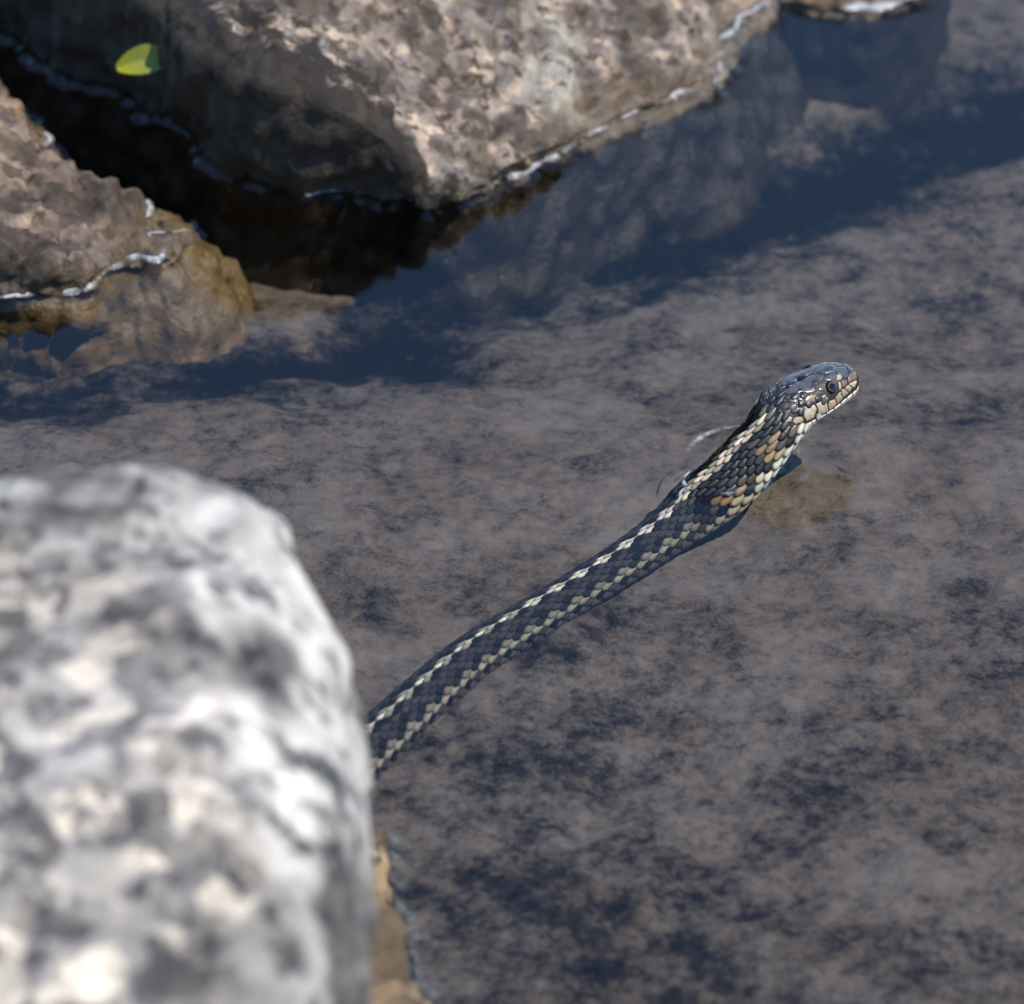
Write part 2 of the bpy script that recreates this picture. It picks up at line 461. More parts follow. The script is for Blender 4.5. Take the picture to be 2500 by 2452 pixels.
#SNAKE_BEGIN
# ------------------------------------------------------------------ the snake: centre line and cross sections (millimetres)
#        x      y      z     half width, top, bottom, squareness
SPINE = [(-85, -215, -14.5, 8.8, 8.6, 8.4, 2.0), (-51.6, -128.6, -14.5, 8.8, 8.6, 8.4, 2.0), (-35.4, -102.0, -14.0, 8.0, 7.9, 7.8, 2.0),
         (-12.7, -66.6, -13.8, 7.2, 7.1, 7.0, 2.0), (6.4, -45.8, -13.3, 6.7, 6.6, 6.5, 2.0), (34.0, -16.8, -12.4, 6.7, 6.6, 6.5, 2.0),
         (50.6, 2.5, -11.2, 7.8, 7.6, 7.5, 2.05), (58.1, 8.7, -7.6, 9.2, 8.7, 9.0, 2.1), (66.0, 12.0, -2.8, 9.7, 9.0, 9.5, 2.1),
         (73.9, 16.8, 4.0, 9.7, 8.8, 9.5, 2.1), (80.6, 20.4, 11.4, 8.9, 7.8, 8.8, 2.1), (86.4, 26.8, 17.0, 9.4, 8.4, 8.2, 2.15),
         (93.0, 31.6, 19.0, 9.0, 7.8, 6.6, 2.3), (100.7, 36.2, 20.0, 7.4, 7.2, 5.9, 2.5), (104.8, 38.1, 20.3, 5.8, 6.2, 5.0, 2.5),
         (107.7, 39.4, 20.3, 4.2, 4.6, 3.9, 2.4), (109.2, 40.0, 20.2, 2.4, 2.6, 2.4, 2.2), (109.7, 40.2, 20.1, 0.6, .6, .6, 2.0)]
def _cr(P, m):
    P = np.array(P, float); k = len(P); out = []
    E = np.vstack([2 * P[0] - P[1], P, 2 * P[-1] - P[-2]])
    for i in range(k - 1):
        p0, p1, p2, p3 = E[i], E[i + 1], E[i + 2], E[i + 3]
        # centripetal-like tangents scaled by chord lengths keep uneven stations from overshooting
        d0 = np.linalg.norm(p1[:3] - p0[:3]) + 1e-9; d1 = np.linalg.norm(p2[:3] - p1[:3]) + 1e-9; d2 = np.linalg.norm(p3[:3] - p2[:3]) + 1e-9
        m1 = ((p1 - p0) / d0 * d1 + (p2 - p1)) * .5; m2 = ((p3 - p2) / d2 * d1 + (p2 - p1)) * .5
        for t in np.linspace(0, 1, m, endpoint=False):
            out.append((2*t**3-3*t*t+1)*p1 + (t**3-2*t*t+t)*m1 + (-2*t**3+3*t*t)*p2 + (t**3-t*t)*m2)
    out.append(P[-1]); return np.array(out)
_T = _cr(SPINE, 40)
_ker = np.ones(9) / 9
_d = np.r_[0, np.cumsum(np.linalg.norm(np.diff(_T[:, :3], axis=0), axis=1))]
ULEN = _d[-1]
_U = np.linspace(0, ULEN, 1400)
_T = np.stack([np.interp(_U, _d, _T[:, j]) for j in range(7)], 1)
def _sm(a, w):
    k = np.ones(w) / w; p = np.pad(a, (w // 2, w // 2), mode='edge'); return np.convolve(p, k, 'valid')
for j in range(3):
    _T[:, j] = _sm(_T[:, j], 25)
_t = np.gradient(_T[:, :3], axis=0)
for j in range(3): _t[:, j] = _sm(_t[:, j], 41)
_t /= np.linalg.norm(_t, axis=1)[:, None]
_n = np.array([0, 0, 1.0]) - _t[:, 2:3] * _t
_n /= np.linalg.norm(_n, axis=1)[:, None]
_b = np.cross(_t, _n)                      # the snake's right side
def surf(u, th, h=0.0):
    """point on the skin: u millimetres along the spine, th radians from mid back (positive to the right side), h millimetres proud"""
    u = np.asarray(u, float); th = np.asarray(th, float); u, th = np.broadcast_arrays(u, th)
    g = lambda A: np.stack([np.interp(u, _U, A[:, j]) for j in range(A.shape[1])], -1)
    T = g(_T); n = g(_n); b = g(_b)
    s, c = np.sin(th), np.cos(th); e = 2 / T[..., 6]
    br = np.where(c > 0, T[..., 4], T[..., 5])
    pb = np.sign(s) * np.abs(s) ** e; pn = np.sign(c) * np.abs(c) ** e
    q = np.hypot(pb, pn) + 1e-9
    off = b * (T[..., 3] * pb)[..., None] + n * (br * pn)[..., None]
    rad = off / (np.linalg.norm(off, axis=-1)[..., None] + 1e-9)
    return T[..., :3] + off + rad * np.asarray(h)[..., None]
#SNAKE_END

#PLATES_BEGIN
PLATES = [
('mid_head_plate','top',(0.072, 0.068, 0.066),[(332.10,0.000),(331.30,0.280),(327.40,0.220),(325.00,0.060),(323.60,0.000),(325.00,-0.060),(327.40,-0.220),(331.30,-0.280)]),
('head_plate','top',(0.072, 0.068, 0.066),[(331.01,0.012),(335.00,0.012),(334.63,0.528),(333.59,0.853),(331.30,0.818),(331.75,0.628),(331.38,0.477),(330.41,0.402),(330.19,0.277)]),
('head_plate','top',(0.072, 0.068, 0.066),[(335.07,0.012),(337.66,0.012),(338.33,0.162),(335.81,0.497),(334.78,0.503)]),
('head_plate','top',(0.072, 0.068, 0.066),[(326.27,0.232),(330.04,0.292),(330.34,0.412),(329.38,0.633),(326.72,0.653),(324.87,0.442)]),
('head_plate','side',(0.36, 0.275, 0.18),[(330.34,0.452),(331.38,0.487),(331.67,0.623),(331.08,0.773),(329.23,0.753),(329.45,0.633)]),
('head_plate','side',(0.42, 0.34, 0.23),[(329.60,0.823),(330.19,0.853),(330.12,1.103),(329.67,1.223),(328.86,1.198),(329.16,0.983)]),
('head_plate','side',(0.16, 0.105, 0.055),[(330.86,0.838),(332.26,0.828),(332.93,0.988),(332.63,1.148),(330.49,1.188),(330.27,1.048)]),
('nasal_plate','side',(0.16, 0.105, 0.055),[(334.41,0.633),(338.48,0.202),(338.55,0.392),(337.14,1.038),(335.37,1.068),(333.52,1.148),(333.08,1.033),(333.82,0.763)]),
('lip_scale','lip',(0.42, 0.34, 0.23),[(333.30,1.188),(336.77,1.078),(337.14,1.223),(335.81,1.494),(335.00,1.434)]),
('lip_scale','lip',(0.36, 0.275, 0.18),[(331.82,1.218),(333.30,1.213),(334.85,1.449),(333.37,1.569),(331.67,1.323)]),
('lip_scale','lip',(0.36, 0.275, 0.18),[(329.90,1.233),(331.23,1.283),(333.08,1.569),(330.34,1.589),(329.67,1.444)]),
('lip_scale','lip',(0.36, 0.275, 0.18),[(327.09,1.424),(329.45,1.303),(329.45,1.444),(330.27,1.599),(327.31,1.714),(326.64,1.464)]),
('lip_scale','lip',(0.36, 0.275, 0.18),[(324.05,1.414),(326.57,1.479),(327.16,1.704),(323.46,1.819),(323.17,1.544)]),
('lip_scale','lip',(0.42, 0.34, 0.23),[(318.43,1.188),(321.46,1.203),(322.72,1.344),(322.87,1.559),(323.17,1.859),(318.21,1.704),(318.43,1.409)]),
('lip_scale','lip',(0.42, 0.34, 0.23),[(314.44,0.983),(317.99,1.178),(318.28,1.394),(315.92,1.649),(312.29,1.534),(312.15,1.278),(313.33,1.043)]),
('lip_scale','lip',(0.36, 0.275, 0.18),[(308.30,0.983),(309.48,0.958),(311.63,1.173),(311.33,1.344),(310.07,1.328),(308.08,1.128)]),
('lip_scale','lip',(0.36, 0.275, 0.18),[(306.82,0.708),(308.82,0.763),(309.19,0.878),(308.08,0.918),(306.89,0.828)]),
('head_plate','side',(0.045, 0.041, 0.036),[(321.98,0.628),(323.91,0.708),(323.39,0.883),(322.28,0.858),(321.54,0.758)]),
('head_plate','side',(0.36, 0.275, 0.18),[(321.24,1.028),(323.02,1.043),(323.31,1.133),(321.46,1.163)]),
('head_plate','side',(0.36, 0.275, 0.18),[(321.98,1.193),(323.31,1.178),(323.68,1.303),(322.28,1.273)]),
('head_plate','side',(0.16, 0.105, 0.055),[(317.32,0.698),(319.02,0.778),(320.43,0.888),(320.50,1.053),(318.88,1.133),(314.88,0.938),(315.18,0.813),(316.21,0.733)]),
('head_plate','top',(0.072, 0.068, 0.066),[(312.88,0.147),(313.55,0.082),(316.00,0.012),(318.40,0.012),(323.40,0.012),(325.00,0.085),(327.20,0.240),(324.79,0.437),(322.43,0.472),(321.83,0.568),(321.32,0.788),(319.76,0.803),(317.54,0.663),(316.36,0.497),(314.96,0.457),(313.99,0.342),(313.70,0.242)]),
('head_plate','side',(0.045, 0.041, 0.036),[(314.66,0.503),(316.29,0.518),(317.25,0.673),(316.29,0.738),(314.81,0.778),(313.85,0.693)]),
('head_plate','side',(0.045, 0.041, 0.036),[(311.70,0.362),(313.70,0.397),(314.44,0.482),(313.77,0.668),(313.18,0.683),(311.78,0.487)]),
('head_plate','side',(0.045, 0.041, 0.036),[(312.15,0.242),(313.62,0.282),(313.62,0.367),(312.07,0.312)]),
('head_plate','side',(0.045, 0.041, 0.036),[(310.89,0.227),(311.92,0.257),(311.78,0.332),(311.48,0.342),(310.74,0.247)]),
('head_plate','side',(0.045, 0.041, 0.036),[(309.85,0.292),(311.04,0.332),(311.48,0.387),(311.26,0.503),(309.78,0.513),(309.19,0.412)]),
('head_plate','side',(0.045, 0.041, 0.036),[(310.67,0.548),(311.63,0.533),(313.03,0.708),(312.59,0.758),(310.59,0.743),(310.15,0.648)]),
('head_plate','side',(0.045, 0.041, 0.036),[(313.25,0.738),(314.36,0.763),(315.33,0.858),(315.03,0.918),(312.88,0.813)]),
('head_plate','side',(0.014, 0.014, 0.015),[(309.78,0.738),(312.44,0.833),(313.92,0.963),(313.62,0.998),(310.52,0.918)]),
('head_plate','side',(0.014, 0.014, 0.015),[(308.37,0.217),(309.26,0.287),(308.82,0.422),(308.00,0.437),(307.63,0.317)]),
('head_plate','side',(0.014, 0.014, 0.015),[(308.89,0.447),(309.63,0.528),(309.78,0.658),(308.96,0.668),(308.23,0.513)]),
('mid_head_plate','side',(.20,.15,.10),[(339.72,-.35),(339.8,0),(339.72,.35),(338.7,1.05),(338.35,1.42),(340.5,1.45),(340.7,0),(340.5,-1.45),(338.35,-1.42),(338.7,-1.05)]),
]
#PLATES_END

snake = empty('garter_snake', (34 * MM, -17 * MM, -20 * MM))
tag(snake, 'dark garter snake with pale stripes lifting its head out of the shallow water', 'snake')
OFF = np.array([34.0, -17.0, -20.0])
def W(p): return (np.asarray(p) - OFF) * MM

skin = mat_plain('dark snake skin between scales', (.012, .011, .010), .5)
scale_mat = mat_scale('wet keeled scales', .40, .12)
sub_mat = mat_scale('submerged keeled scales', .6, 0.0)
sub_mat.node_tree.nodes['Principled BSDF'].inputs['Specular IOR Level'].default_value = .06
plate_mat = mat_scale('glossy head plates', .30, .8, .9)
lip_mat = mat_scale('lip scales', .38, .3, .12)

nu, nv = 620, 56
uu = np.r_[np.linspace(0, ULEN - 16, nu - 90), np.linspace(ULEN - 16, ULEN, 91)[1:]]
UU, TT = np.meshgrid(uu, np.linspace(0, 2 * math.pi, nv, endpoint=False), indexing='ij')
V = surf(UU, TT, -.12).reshape(-1, 3)
fc = grid_faces(len(uu), nv, True)
body = mesh_obj('body', W(V), fc, skin, snake)

def piece(uo, to, h_edge, h_mid, rings=3, tilt=0.0, keel=0.0, ucen=None, tcen=None):
    """a raised plate over the skin from an outline in (u, theta): rings shrinking to the middle"""
    uo = np.asarray(uo, float); to = np.asarray(to, float); m = len(uo)
    uc = uo.mean() if ucen is None else ucen; tc = to.mean() if tcen is None else tcen
    us, ts, hs = [], [], []
    prof = [(1.0, -.14), (.965, h_edge)] + [(.93 - .93 * (k + 1) / (rings + 1), h_edge + (h_mid - h_edge) * (1 - (1 - (k + 1) / (rings + 1)) ** 2)) for k in range(rings)]
    half = max(uc - uo.min(), 1e-6)
    for r, h in prof:
        us.append(uc + (uo - uc) * r); ts.append(tc + (to - tc) * r)
        hh = np.full(m, h)
        if tilt: hh = hh + (tilt * (-(us[-1] - uc)) / half if r < 1 else 0)
        if keel: hh = hh + keel * np.exp(-((ts[-1] - tc) / (.16 * (np.ptp(to) / 2 + 1e-6))) ** 2) * (r < .95) 
        hs.append(hh)
    us.append(np.array([uc])); ts.append(np.array([tc])); hs.append(np.array([h_mid + keel]))
    P = surf(np.concatenate(us), np.concatenate(ts), np.concatenate(hs))
    F = []
    nr = len(prof)
    for r in range(nr - 1):
        for j in range(m):
            a, b = r * m + j, r * m + (j + 1) % m
            F.append((a, b, b + m, a + m))
    for j in range(m): F.append(((nr - 1) * m + j, (nr - 1) * m + (j + 1) % m, nr * m))
    return P, F

def smooth_poly(pts, rep=3, rnd=.22):
    """round the corners of an outline a little"""
    P = np.array(pts, float); out = []
    k = len(P)
    for i in range(k):
        a, b, c = P[i - 1], P[i], P[(i + 1) % k]
        out += [b + (a - b) * rnd, b + (a - b) * rnd * .3 + (c - b) * rnd * .3 * 0 , b + (c - b) * rnd * .3, b + (c - b) * rnd]
        out.append(b + (c - b) * .5)
    return np.array(out)

rng = random.Random(4)
def place_plate(name, pts, col, mat, h=.22, parent=None, mirror=False, label=None):
    q = smooth_poly(pts)
    if mirror: q = q[::-1] * np.array([1, -1])
    c = q.mean(0); q = c + (q - c) * .975
    P, F = piece(q[:, 0], q[:, 1], h * .6, h, 3)
    jit = 1 + .12 * (rng.random() - .5)
    o = mesh_obj(name, W(P), F, mat, parent or snake, cols=np.tile(np.array(col) * jit, (len(P), 1)))
    return o

plate_polys = []
for name, kind, col, pts in PLATES:
    mat = {'top': plate_mat, 'lip': lip_mat, 'side': plate_mat if False else lip_mat}[kind]
    place_plate(name.replace('mid_', ''), pts, col, mat, .2 if kind != 'lip' else .24)
    plate_polys.append(np.array(pts))
    if not name.startswith('mid_'):
        place_plate(name, pts, col, mat, .2 if kind != 'lip' else .24, mirror=True)
        plate_polys.append(np.array(pts) * np.array([1, -1]))

# lower lip: a row of pale scales under the mouth line, then chin shields
def mouth(u): return float(np.interp(u, [312, 316, 320, 324.3, 328.3, 331.3, 334, 337, 340], [1.50, 1.62, 1.74, 1.82, 1.72, 1.62, 1.59, 1.53, 1.45]))
ends = [338.9, 337.2, 335.0, 332.4, 329.4, 326.0, 322.4, 318.6, 314.6, 311.0]
PALE = (.60, .56, .46)
for a, b in zip(ends[:-1], ends[1:]):
    a2, b2 = a - .12, b + .12
    lo = [(a2, mouth(a2) + .13), ((a2 + b2) / 2, mouth((a2 + b2) / 2) + .12), (b2, mouth(b2) + .13)]
    hi = [(b2 - .3, mouth(b2) + .52), ((a2 + b2) / 2, mouth((a2 + b2) / 2) + .55), (a2 - .3, mouth(a2) + .50)]
    for mir in (False, True):
        place_plate('lip_scale', lo + hi, PALE, lip_mat, .22, mirror=mir)
        plate_polys.append(np.array(lo + hi) * (np.array([1, -1]) if mir else 1))
        c2 = [(u_, t_ + .44) for u_, t_ in lo] + [(u_ - .6, min(t_ + .42, 3.0)) for u_, t_ in hi]
        place_plate('chin_scale', c2, PALE, lip_mat, .18, mirror=mir)
        plate_polys.append(np.array(c2) * (np.array([1, -1]) if mir else 1))
        c3 = [(u_ - .4, min(t_ + .88, 2.7)) for u_, t_ in lo] + [(u_ - .8, 3.12) for u_, t_ in hi]
        place_plate('chin_scale', c3, PALE, lip_mat, .14, mirror=mir)

def inside(p, poly):
    x, y = p; r = False; k = len(poly); j = k - 1
    for i in range(k):
        if (poly[i][1] > y) != (poly[j][1] > y) and x < (poly[j][0] - poly[i][0]) * (y - poly[i][1]) / (poly[j][1] - poly[i][1]) + poly[i][0]:
            r = not r
        j = i
    return r

# lattice of keeled body scales
U_NECK0 = np.interp(57.9, _T[:, 0], _U)         # where the neck leaves the water
U_STRIPE = 306.0
U_MID = np.interp(6.0, _T[:, 0], _U)
U_HEAD = np.interp(88.0, _T[:, 0], _U)
U_VIS = np.interp(-52.0, _T[:, 0], _U)
CREAM, CREAM2 = np.array([.66, .55, .37]), np.array([.44, .40, .32])
GREY, BLACK, GOLD, WHITE, OLIVE = np.array([.034, .031, .031]), np.array([.007, .007, .008]), np.array([.34, .225, .095]), np.array([.56, .53, .41]), np.array([.10, .08, .055])
BONE = np.array([.66, .60, .49])
def row_angle(k): return math.copysign(R(7.3 * abs(k) + .44 * k * k), k) if k else 0.0
def pitch(u):
    return float(np.interp(u, [0, U_NECK0, U_HEAD - 6, U_HEAD + 6], [5.4, 5.2, 4.3, 3.4]))
cen = []; u = U_VIS; 
while u < U_HEAD + 9:
    cen.append(u); u += pitch(u) / 2
pieces = []
for c, u in enumerate(cen):
    p = pitch(u)
    for k in range(-10, 11):
        if (k + c) % 2: continue
        th = row_angle(k) + R(rng.uniform(-.6, .6)); ak = abs(k)
        uu0 = u + rng.uniform(-.12, .12)
        if any(inside((uu0, th), q) for q in plate_polys): continue
        neck = float(sstep(U_NECK0 - 12, U_NECK0 + 6, u))
        head = float(sstep(U_STRIPE - 1.5, U_STRIPE + 1.5, u))
        q4 = c % 4
        # colour of this scale from its row and column
        if ak == 0: col = BONE * (.82 if q4 != 0 else .5)
        elif ak == 1: col = (BONE * .7 if u > U_MID else BONE * .3) if q4 == 3 else BLACK
        elif ak == 2: col = BLACK if q4 == 0 else GREY * .9
        elif ak == 5: col = BLACK if q4 == 3 else GREY
        elif ak == 6: col = BLACK * 2 if q4 == 2 else CREAM2 * .33
        elif ak == 7: col = CREAM2 * .5
        elif ak == 8: col = GREY * 1.3 if q4 != 0 else BLACK
        elif ak >= 9: col = GREY * 2.6
        else: col = GREY * (.8 if ak == 4 and q4 == 2 else 1.0)
        if rng.random() < .12 and 1 < ak < 6: col = BLACK if rng.random() < .5 else GREY * .7
        if neck > 0:
            if ak == 0: ncol = CREAM * (1.0 if q4 else .6)
            elif ak == 1: ncol = CREAM * .8 if q4 == 3 else CREAM * .3
            elif ak == 2: ncol = BLACK if q4 == 0 else OLIVE * .55
            elif ak in (3, 4): ncol = BLACK if q4 in (1, 2) else OLIVE * .6
            elif ak == 5: ncol = BLACK if q4 == 3 else OLIVE * .9
            elif ak == 6: ncol = GOLD * .45 if q4 != 0 else BLACK * 2
            elif ak == 7: ncol = GOLD * .75 if q4 != 1 else OLIVE * .5
            elif ak == 8: ncol = GOLD * .6 + WHITE * .35 if q4 != 2 else BLACK * 2
            else: ncol = WHITE
            if rng.random() < .22 and 1 < ak < 8: ncol = np.asarray(ncol) * rng.choice([.3, .3, 1.7])
            col = np.asarray(col) * (1 - neck) + np.asarray(ncol) * neck
        if neck > .2 and 2 <= ak <= 8:
            bn = float(fbm(np.array([[u / 7.5, th * 2.6 + 40, 3.0]]), 1.0, 2, .5, 57)[0])
            if bn > .22: col = np.asarray(col) * .12
            elif bn < -.35 and ak > 4: col = np.asarray(col) * .5 + GOLD * .45
        if head > 0:
            col = col * (1 - head) + (BLACK * 1.6 if ak < 7 else (OLIVE if ak < 8 else WHITE * .9)) * head
        col = np.asarray(col) * rng.uniform(.82, 1.18)
        dth = abs(row_angle(ak + 1) - row_angle(ak)) if ak < 10 else R(14)
        wfac = .80 - .16 * neck * (1 - .3 * head)
        if ak >= 9: wfac *= 1.15
        lfac = .60 - .05 * neck
        hw, hl = dth * wfac, p * lfac
        ph = np.linspace(0, 2 * math.pi, 12, endpoint=False)
        lx = np.cos(ph); ly = np.sin(ph)
        # blunt in front, rounded point behind (towards the tail)
        ou = uu0 + hl * np.sign(lx) * np.abs(lx) ** np.where(lx < 0, 1.0, .9)
        ot = th + hw * np.sign(ly) * np.abs(ly) ** .9 * (1 - .12 * lx)
        P, F = piece(ou, ot, .10, .26, 2, tilt=.26, keel=.12 if ak < 9 else 0, ucen=uu0, tcen=th)
        ctr = surf(uu0, th)
        pieces.append((P, F, col, ctr, uu0, th))

# belly scutes across the underside
u = U_VIS
while u < U_HEAD + 2:
    p = pitch(u) * .55
    a = np.linspace(R(118), R(242), 12)
    ou = np.r_[np.full(12, u + p * .62), np.full(12, u - p * .5)]; ot = np.r_[a, a[::-1]]
    P, F = piece(ou, ot, .1, .16, 1, ucen=u, tcen=math.pi)
    pieces.append((P, F, WHITE * rng.uniform(.85, 1.05), surf(u, math.pi), u, math.pi)); u += p

# the 300 scales that show largest are parts of their own; the rest is joined
camp = np.array(cam.location) * 1000
def shown(pc):
    P, F, col, ctr, u, th = pc
    axis_p = np.array([np.interp(u, _U, _T[:, j]) for j in range(3)])
    nrm = ctr - axis_p; nrm /= np.linalg.norm(nrm); v = camp - ctr; v /= np.linalg.norm(v)
    size = np.ptp(P, axis=0).max() * (1.0 if ctr[2] > -6 else .75)
    return max(0, float(nrm @ v)) * size
def shade_in(col, m):
    w = np.full(m, 1.12)
    if m == 49: w[:24] = .42; w[24:36] = .95
    return np.asarray(col)[None] * w[:, None]
order = sorted(range(len(pieces)), key=lambda i: -shown(pieces[i]))
own = set(order[:300])
VV, FF, CC, nb = [], [], [], 0
for i, (P, F, col, ctr, u, th) in enumerate(pieces):
    if i in own:
        mesh_obj('scale', W(P), F, scale_mat if ctr[2] > -.5 else sub_mat, snake, cols=shade_in(col, len(P)))
    else:
        VV.append(W(P)); FF += [tuple(v + nb for v in f) for f in F]; CC.append(shade_in(col, len(P))); nb += len(P)
rest = mesh_obj('body_scales', np.vstack(VV), FF, sub_mat, snake, cols=np.vstack(CC))
rest['kind'] = 'stuff'

# eyes: glossy ball with a thin pale iris ring and a round pupil
eye_mat = mat_plain('black glossy eye', (.006, .005, .004), .06, .4)
iris_mat = mat_plain('pale golden iris ring', (.24, .15, .09), .35, .4)
pupil_mat = mat_plain('black pupil', (.002, .002, .002), .05, .4)
def ball(c, n, r, k0, k1, nr=20, ns=32):
    """cap of a sphere around direction n, from angle k0 to k1"""
    n = n / np.linalg.norm(n); a = np.cross(n, [0, 0, 1.0]); a /= np.linalg.norm(a); b = np.cross(n, a)
    al = np.linspace(k0, k1, nr); be = np.linspace(0, 2 * math.pi, ns, endpoint=False)
    A, B = np.meshgrid(al, be, indexing='ij')
    return (c + r * (np.cos(A)[..., None] * n + np.sin(A)[..., None] * (np.cos(B)[..., None] * a + np.sin(B)[..., None] * b))).reshape(-1, 3), grid_faces(nr, ns, True)
EYE_U, EYE_T = 326.272, 0.9180
#EYE
if EYE_U:
    for sgn in (1, -1):
        pc = surf(EYE_U, sgn * EYE_T); i = np.interp(EYE_U, _U, np.arange(len(_U)))
        ax = np.array([np.interp(EYE_U, _U, _T[:, j]) for j in range(3)])
        e = .05
        du = surf(EYE_U + .3, sgn * EYE_T) - surf(EYE_U - .3, sgn * EYE_T); dt = surf(EYE_U, sgn * EYE_T + e) - surf(EYE_U, sgn * EYE_T - e)
        nn = np.cross(du, dt); nn *= np.sign(nn @ (pc - ax)); nn /= np.linalg.norm(nn)
        c0 = pc - nn * 1.15
        P, F = ball(c0, nn, 2.25, 0.0, 2.2)
        eb = mesh_obj('eye', W(P), F, eye_mat, snake)
        P, F = ball(c0, nn, 2.27, .60, .68, 4); mesh_obj('iris', W(P), F, iris_mat, eb)
        P, F = ball(c0, nn, 2.28, 0.0, .59, 10); mesh_obj('pupil', W(P), F, pupil_mat, eb)

# ------------------------------------------------------------------ water surface with meniscus and ripples
wx = axis([(-30,-4,5.2),(-4,-.6,.5),(-.6,-.23,.03),(-.23,.03,.0011),(.03,.115,.00045),(.115,.2,.0011),(.2,.6,.03),(.6,4,.5),(4,30,5.2)])
wy = axis([(-30,-4,5.2),(-4,-.8,.5),(-.8,-.28,.03),(-.28,-.03,.0015),(-.03,.065,.00045),(.065,.37,.0012),(.37,.8,.03),(.8,4,.5),(4,60,7.0)])
X, Y = np.meshgrid(wx, wy, indexing='ij')
P = np.c_[X.ravel(), Y.ravel(), np.zeros(X.size)]
Zw = np.zeros(len(P))
# snake: distance from the neck where it cuts the surface
sel = np.where((P[:, 0] > .03) & (P[:, 0] < .125) & (P[:, 1] > -.03) & (P[:, 1] < .068))[0]
dmin = np.full(len(sel), 1e9)
for i in range(0, len(_U), 3):
    rr = (_T[i, 3] + _T[i, 4]) * .5
    if abs(_T[i, 2]) > rr - .4: continue
    dd = np.sqrt(((P[sel, :2] * 1000 - _T[i, :2]) ** 2).sum(1) + _T[i, 2] ** 2) - rr
    dmin = np.minimum(dmin, dd)
dm = np.clip(dmin, -3, 40)
dx_, dy_ = P[sel, 0] * 1000 - 73.5, P[sel, 1] * 1000 - 25.5
rr_ = np.hypot(dx_, dy_) + 1e-6; an_ = np.degrees(np.arctan2(dy_, dx_))
side = np.where(an_ > 0, sstep(65, 125, an_), sstep(-168, -180, an_)); side2 = sstep(45, 12, np.abs(an_ - 8))
zr = 1.5 * np.exp(-(np.clip(dm, -.6, 40) / 1.7) ** 2)
zr += (.55 * side + .40 * side2) * np.exp(-((rr_ - 17.8) / 1.15) ** 2) + .30 * side2 * np.exp(-((rr_ - 14.2) / .8) ** 2) + .12 * np.cos(2 * math.pi * (rr_ - 23) / 5.0) * np.exp(-((rr_ - 23) / 4.5) ** 2) * sstep(-3, 1, dm)
zr += .30 * fbm(P[sel], .0026, 2, .5, 35) * np.exp(-np.abs(dm) / 1.6)
wob = 1 + .25 * fbm(P[sel], .010, 2, .5, 33)
Zw[sel] += zr * wob * MM
# rocks
for wlp in WATERLINES:
    if not len(wlp): continue
    kd = kdtree.KDTree(len(wlp))
    for i, (a, b) in enumerate(wlp): kd.insert((a, b, 0), i)
    kd.balance()
    lo, hi = wlp.min(0) - .012, wlp.max(0) + .012
    idx = np.where((P[:, 0] > max(lo[0], -.23)) & (P[:, 0] < min(hi[0], .2)) & (P[:, 1] > max(lo[1], -.28)) & (P[:, 1] < min(hi[1], .37)))[0]
    for i in idx:
        d = kd.find((P[i, 0], P[i, 1], 0))[2]
        if d < .014: Zw[i] = max(Zw[i], .0032 * math.exp(-(d / .0030) ** 2))
Zw += .00006 * fbm(P, .03, 3, .5, 61) * (np.abs(P[:, 0]) < .6) * (np.abs(P[:, 1]) < .8)
water = mesh_obj('water', np.c_[P[:, :2], Zw], grid_faces(len(wx), len(wy))[:, ::-1], mat_water())
tag(water, kind='structure')

# ------------------------------------------------------------------ white strips painted as glints along the waterlines
def mat_glint():
    m, nt, b, o = new_mat('painted white glint'); g = NT(nt)
    att = g.n('ShaderNodeAttribute'); att.attribute_name = 'Col'
    f = g.sep(att.outputs['Color'])[0]
    nz = g.noise(380, 3, .6)
    al = g.ramp(g.math('ADD', f, g.math('MULTIPLY', g.math('SUBTRACT', nz, .5), 1.3)), [(.30, 0.0), (1.0, .68)])
    b.inputs['Base Color'].default_value = (.52, .52, .53, 1); b.inputs['Roughness'].default_value = .25
    tr = g.n('ShaderNodeBsdfTransparent'); mx = g.n('ShaderNodeMixShader')
    g.L(al, mx.inputs[0]); g.L(tr.outputs[0], mx.inputs[1]); g.L(b.outputs[0], mx.inputs[2]); g.L(mx.outputs[0], o.inputs[0])
    g.bump(nz, .0004, .3, b)
    return m
FV, FFc, FC = [], [], []
def ribbon(pts, nor, wid, wt, hgt):
    """a thin white strip painted as a glint on the meniscus: pts on the contact line, nor pointing to open water"""
    k = len(pts); ds = np.array([-.12, .15, .5, .8, 1.0]); fade = np.array([.85, 1.0, .9, .6, .0])
    base = sum(len(v) for v in FV)
    D = wid[:, None] * ds[None]
    XY = pts[:, None, :] + nor[:, None, :] * D[..., None]
    Z = hgt * np.exp(-(np.clip(D - .0004, 0, 1) / (hgt * .95)) ** 2) + .00025
    FV.append(np.concatenate([XY, Z[..., None]], -1).reshape(-1, 3))
    FC.append((wt[:, None] * fade[None]).reshape(-1))
    f = grid_faces(k, 5)
    FFc.append(f + base)
def outward(pts, sgn):
    t = np.roll(pts, -3, 0) - np.roll(pts, 3, 0); t /= np.linalg.norm(t, axis=1)[:, None] + 1e-9
    n = np.stack([t[:, 1], -t[:, 0]], 1) * sgn
    for _ in range(4): n = (np.roll(n, 1, 0) + n + np.roll(n, -1, 0)) / 3
    return n / (np.linalg.norm(n, axis=1)[:, None] + 1e-9)
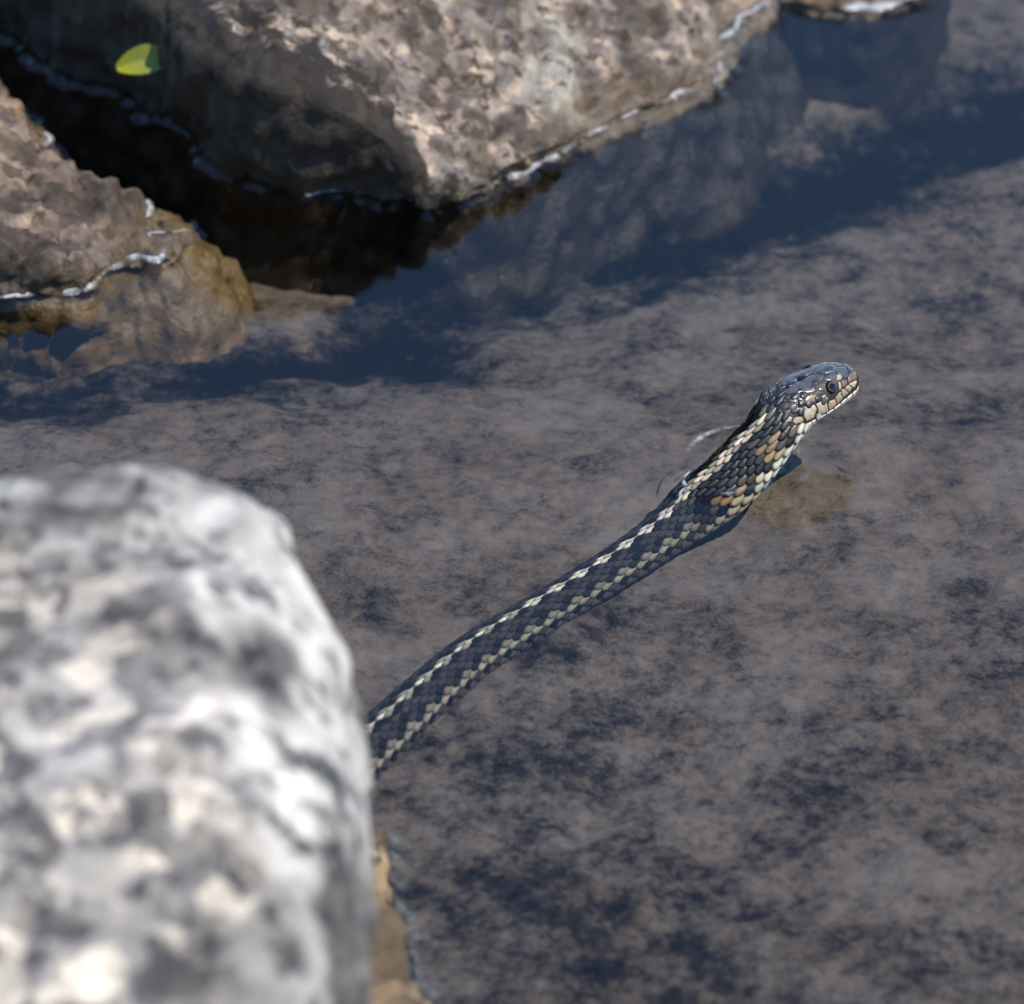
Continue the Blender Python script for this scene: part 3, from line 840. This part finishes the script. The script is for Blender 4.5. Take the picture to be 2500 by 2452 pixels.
for name, pts, sgn in CONTACTS:
    if name == 'brown_stone': continue
    q = pts.copy()
    for _ in range(3): q = (np.roll(q, 1, 0) + q + np.roll(q, -1, 0)) / 3
    nr = outward(q, sgn)
    p3 = np.c_[q, np.zeros(len(q))]
    face = sstep(.12, .75, nr[:, 0] * .8 - nr[:, 1] * .6)
    gate = .56 + .55 * fbm(p3, .011, 4, .65, 81)
    wt = np.clip(face * gate * 1.35, 0, 1.05)
    wid = .0019 + .0013 * fbm(p3, .012, 2, .5, 83)
    sel_ = np.r_[np.arange(len(q)), 0]
    ribbon(q[sel_], nr[sel_], np.clip(wid, .0008, .005)[sel_], wt[sel_], .0030)
# and where the neck leaves the water
for sgn in (1, -1):
    qs = []
    for u in np.linspace(U_NECK0 - 14, U_HEAD - 6, 150):
        th = np.linspace(0, math.pi, 90) * sgn; z = surf(u, th)[:, 2]
        i = np.where((z[:-1] > .35) & (z[1:] <= .35))[0]
        if len(i): qs.append(surf(u, th[i[0]] + (th[i[0] + 1] - th[i[0]]) * (z[i[0]] - .35) / (z[i[0]] - z[i[0] + 1])))
    if len(qs) < 4: continue
    q = np.array(qs)[:, :2] * MM
    t = np.gradient(q, axis=0); t /= np.linalg.norm(t, axis=1)[:, None] + 1e-9
    nr = np.stack([t[:, 1], -t[:, 0]], 1) * sgn
    p3 = np.c_[q, np.zeros(len(q))]
    gate = .22 + .6 * fbm(p3, .005, 3, .6, 87)
    wid = .0012 + .0008 * fbm(p3, .004, 2, .5, 89)
    ribbon(q, nr, np.clip(wid, .0004, .0024), np.clip(gate, 0, 1), .0014)
for a0, a1, rad, w0, wd in ((92, 186, 17.9, .62, .0013), (-12, 30, 17.6, .50, .0010), (-5, 22, 14.3, .42, .0008)):  # bright arcs of the ripple, painted on as pale strips
    an = np.radians(np.linspace(a0, a1, 60)); cs = np.c_[np.cos(an), np.sin(an)]
    tp = np.sin(np.linspace(0, math.pi, 60)) ** .7
    ribbon(np.array([.0735, .0255]) + cs * (rad + .25 * np.sin(an * 3)[:, None]) * MM, -cs, wd * (.35 + tp), w0 * tp, .0006)
FC = np.concatenate(FC)
painted_glints = mesh_obj('painted_glints', np.vstack(FV), np.vstack(FFc), mat_glint(), cols=np.repeat(FC[:, None], 3, 1))
tag(painted_glints, 'thin broken white strips standing in for glints along the waterlines of rocks and snake', 'painted_glints', kind='stuff')

# ------------------------------------------------------------------ leaf on the dark face of the granite rock
def mat_leaf():
    m, nt, b, o = new_mat('yellow green leaf'); g = NT(nt)
    x = g.sep()[0]
    c = g.ramp(g.math('ADD', g.math('MULTIPLY', x, 40.0), .5), [(.1, (.42, .44, .02)), (.45, (.30, .34, .06)), (.9, (.42, .52, .20))])
    g.L(c, b.inputs['Base Color']); b.inputs['Roughness'].default_value = .45
    tl = g.n('ShaderNodeBsdfTranslucent'); g.L(c, tl.inputs['Color'])
    mx = g.n('ShaderNodeMixShader'); mx.inputs[0].default_value = .45
    g.L(b.outputs[0], mx.inputs[1]); g.L(tl.outputs[0], mx.inputs[2]); g.L(mx.outputs[0], o.inputs[0])
    return m
nl, nw = 15, 9
Lv = []
for s_ in (1, -1):
    for i in range(nl):
        t = i / (nl - 1)
        wd = 5.2 * math.sin(math.pi * min(1, t * .93 + .04)) ** .7
        for j in range(nw):
            v = j / (nw - 1) * 2 - 1
            fold = abs(v) * wd * .55
            Lv.append(((t - .5) * 16, v * wd * .8, fold + 1.4 * math.sin(t * 3.0) + s_ * .08))
Lv = np.array(Lv) * MM * 1.25
half = nl * nw
f1 = grid_faces(nl, nw)
leaf = mesh_obj('leaf', Lv, np.vstack([f1, f1[:, ::-1] + half]), mat_leaf())
leaf.location = (-.1280, .238, .0280)
leaf.rotation_euler = (R(48), R(-6), R(14))
tag(leaf, 'small folded yellow green leaf caught on the dark face of the granite rock', 'leaf')
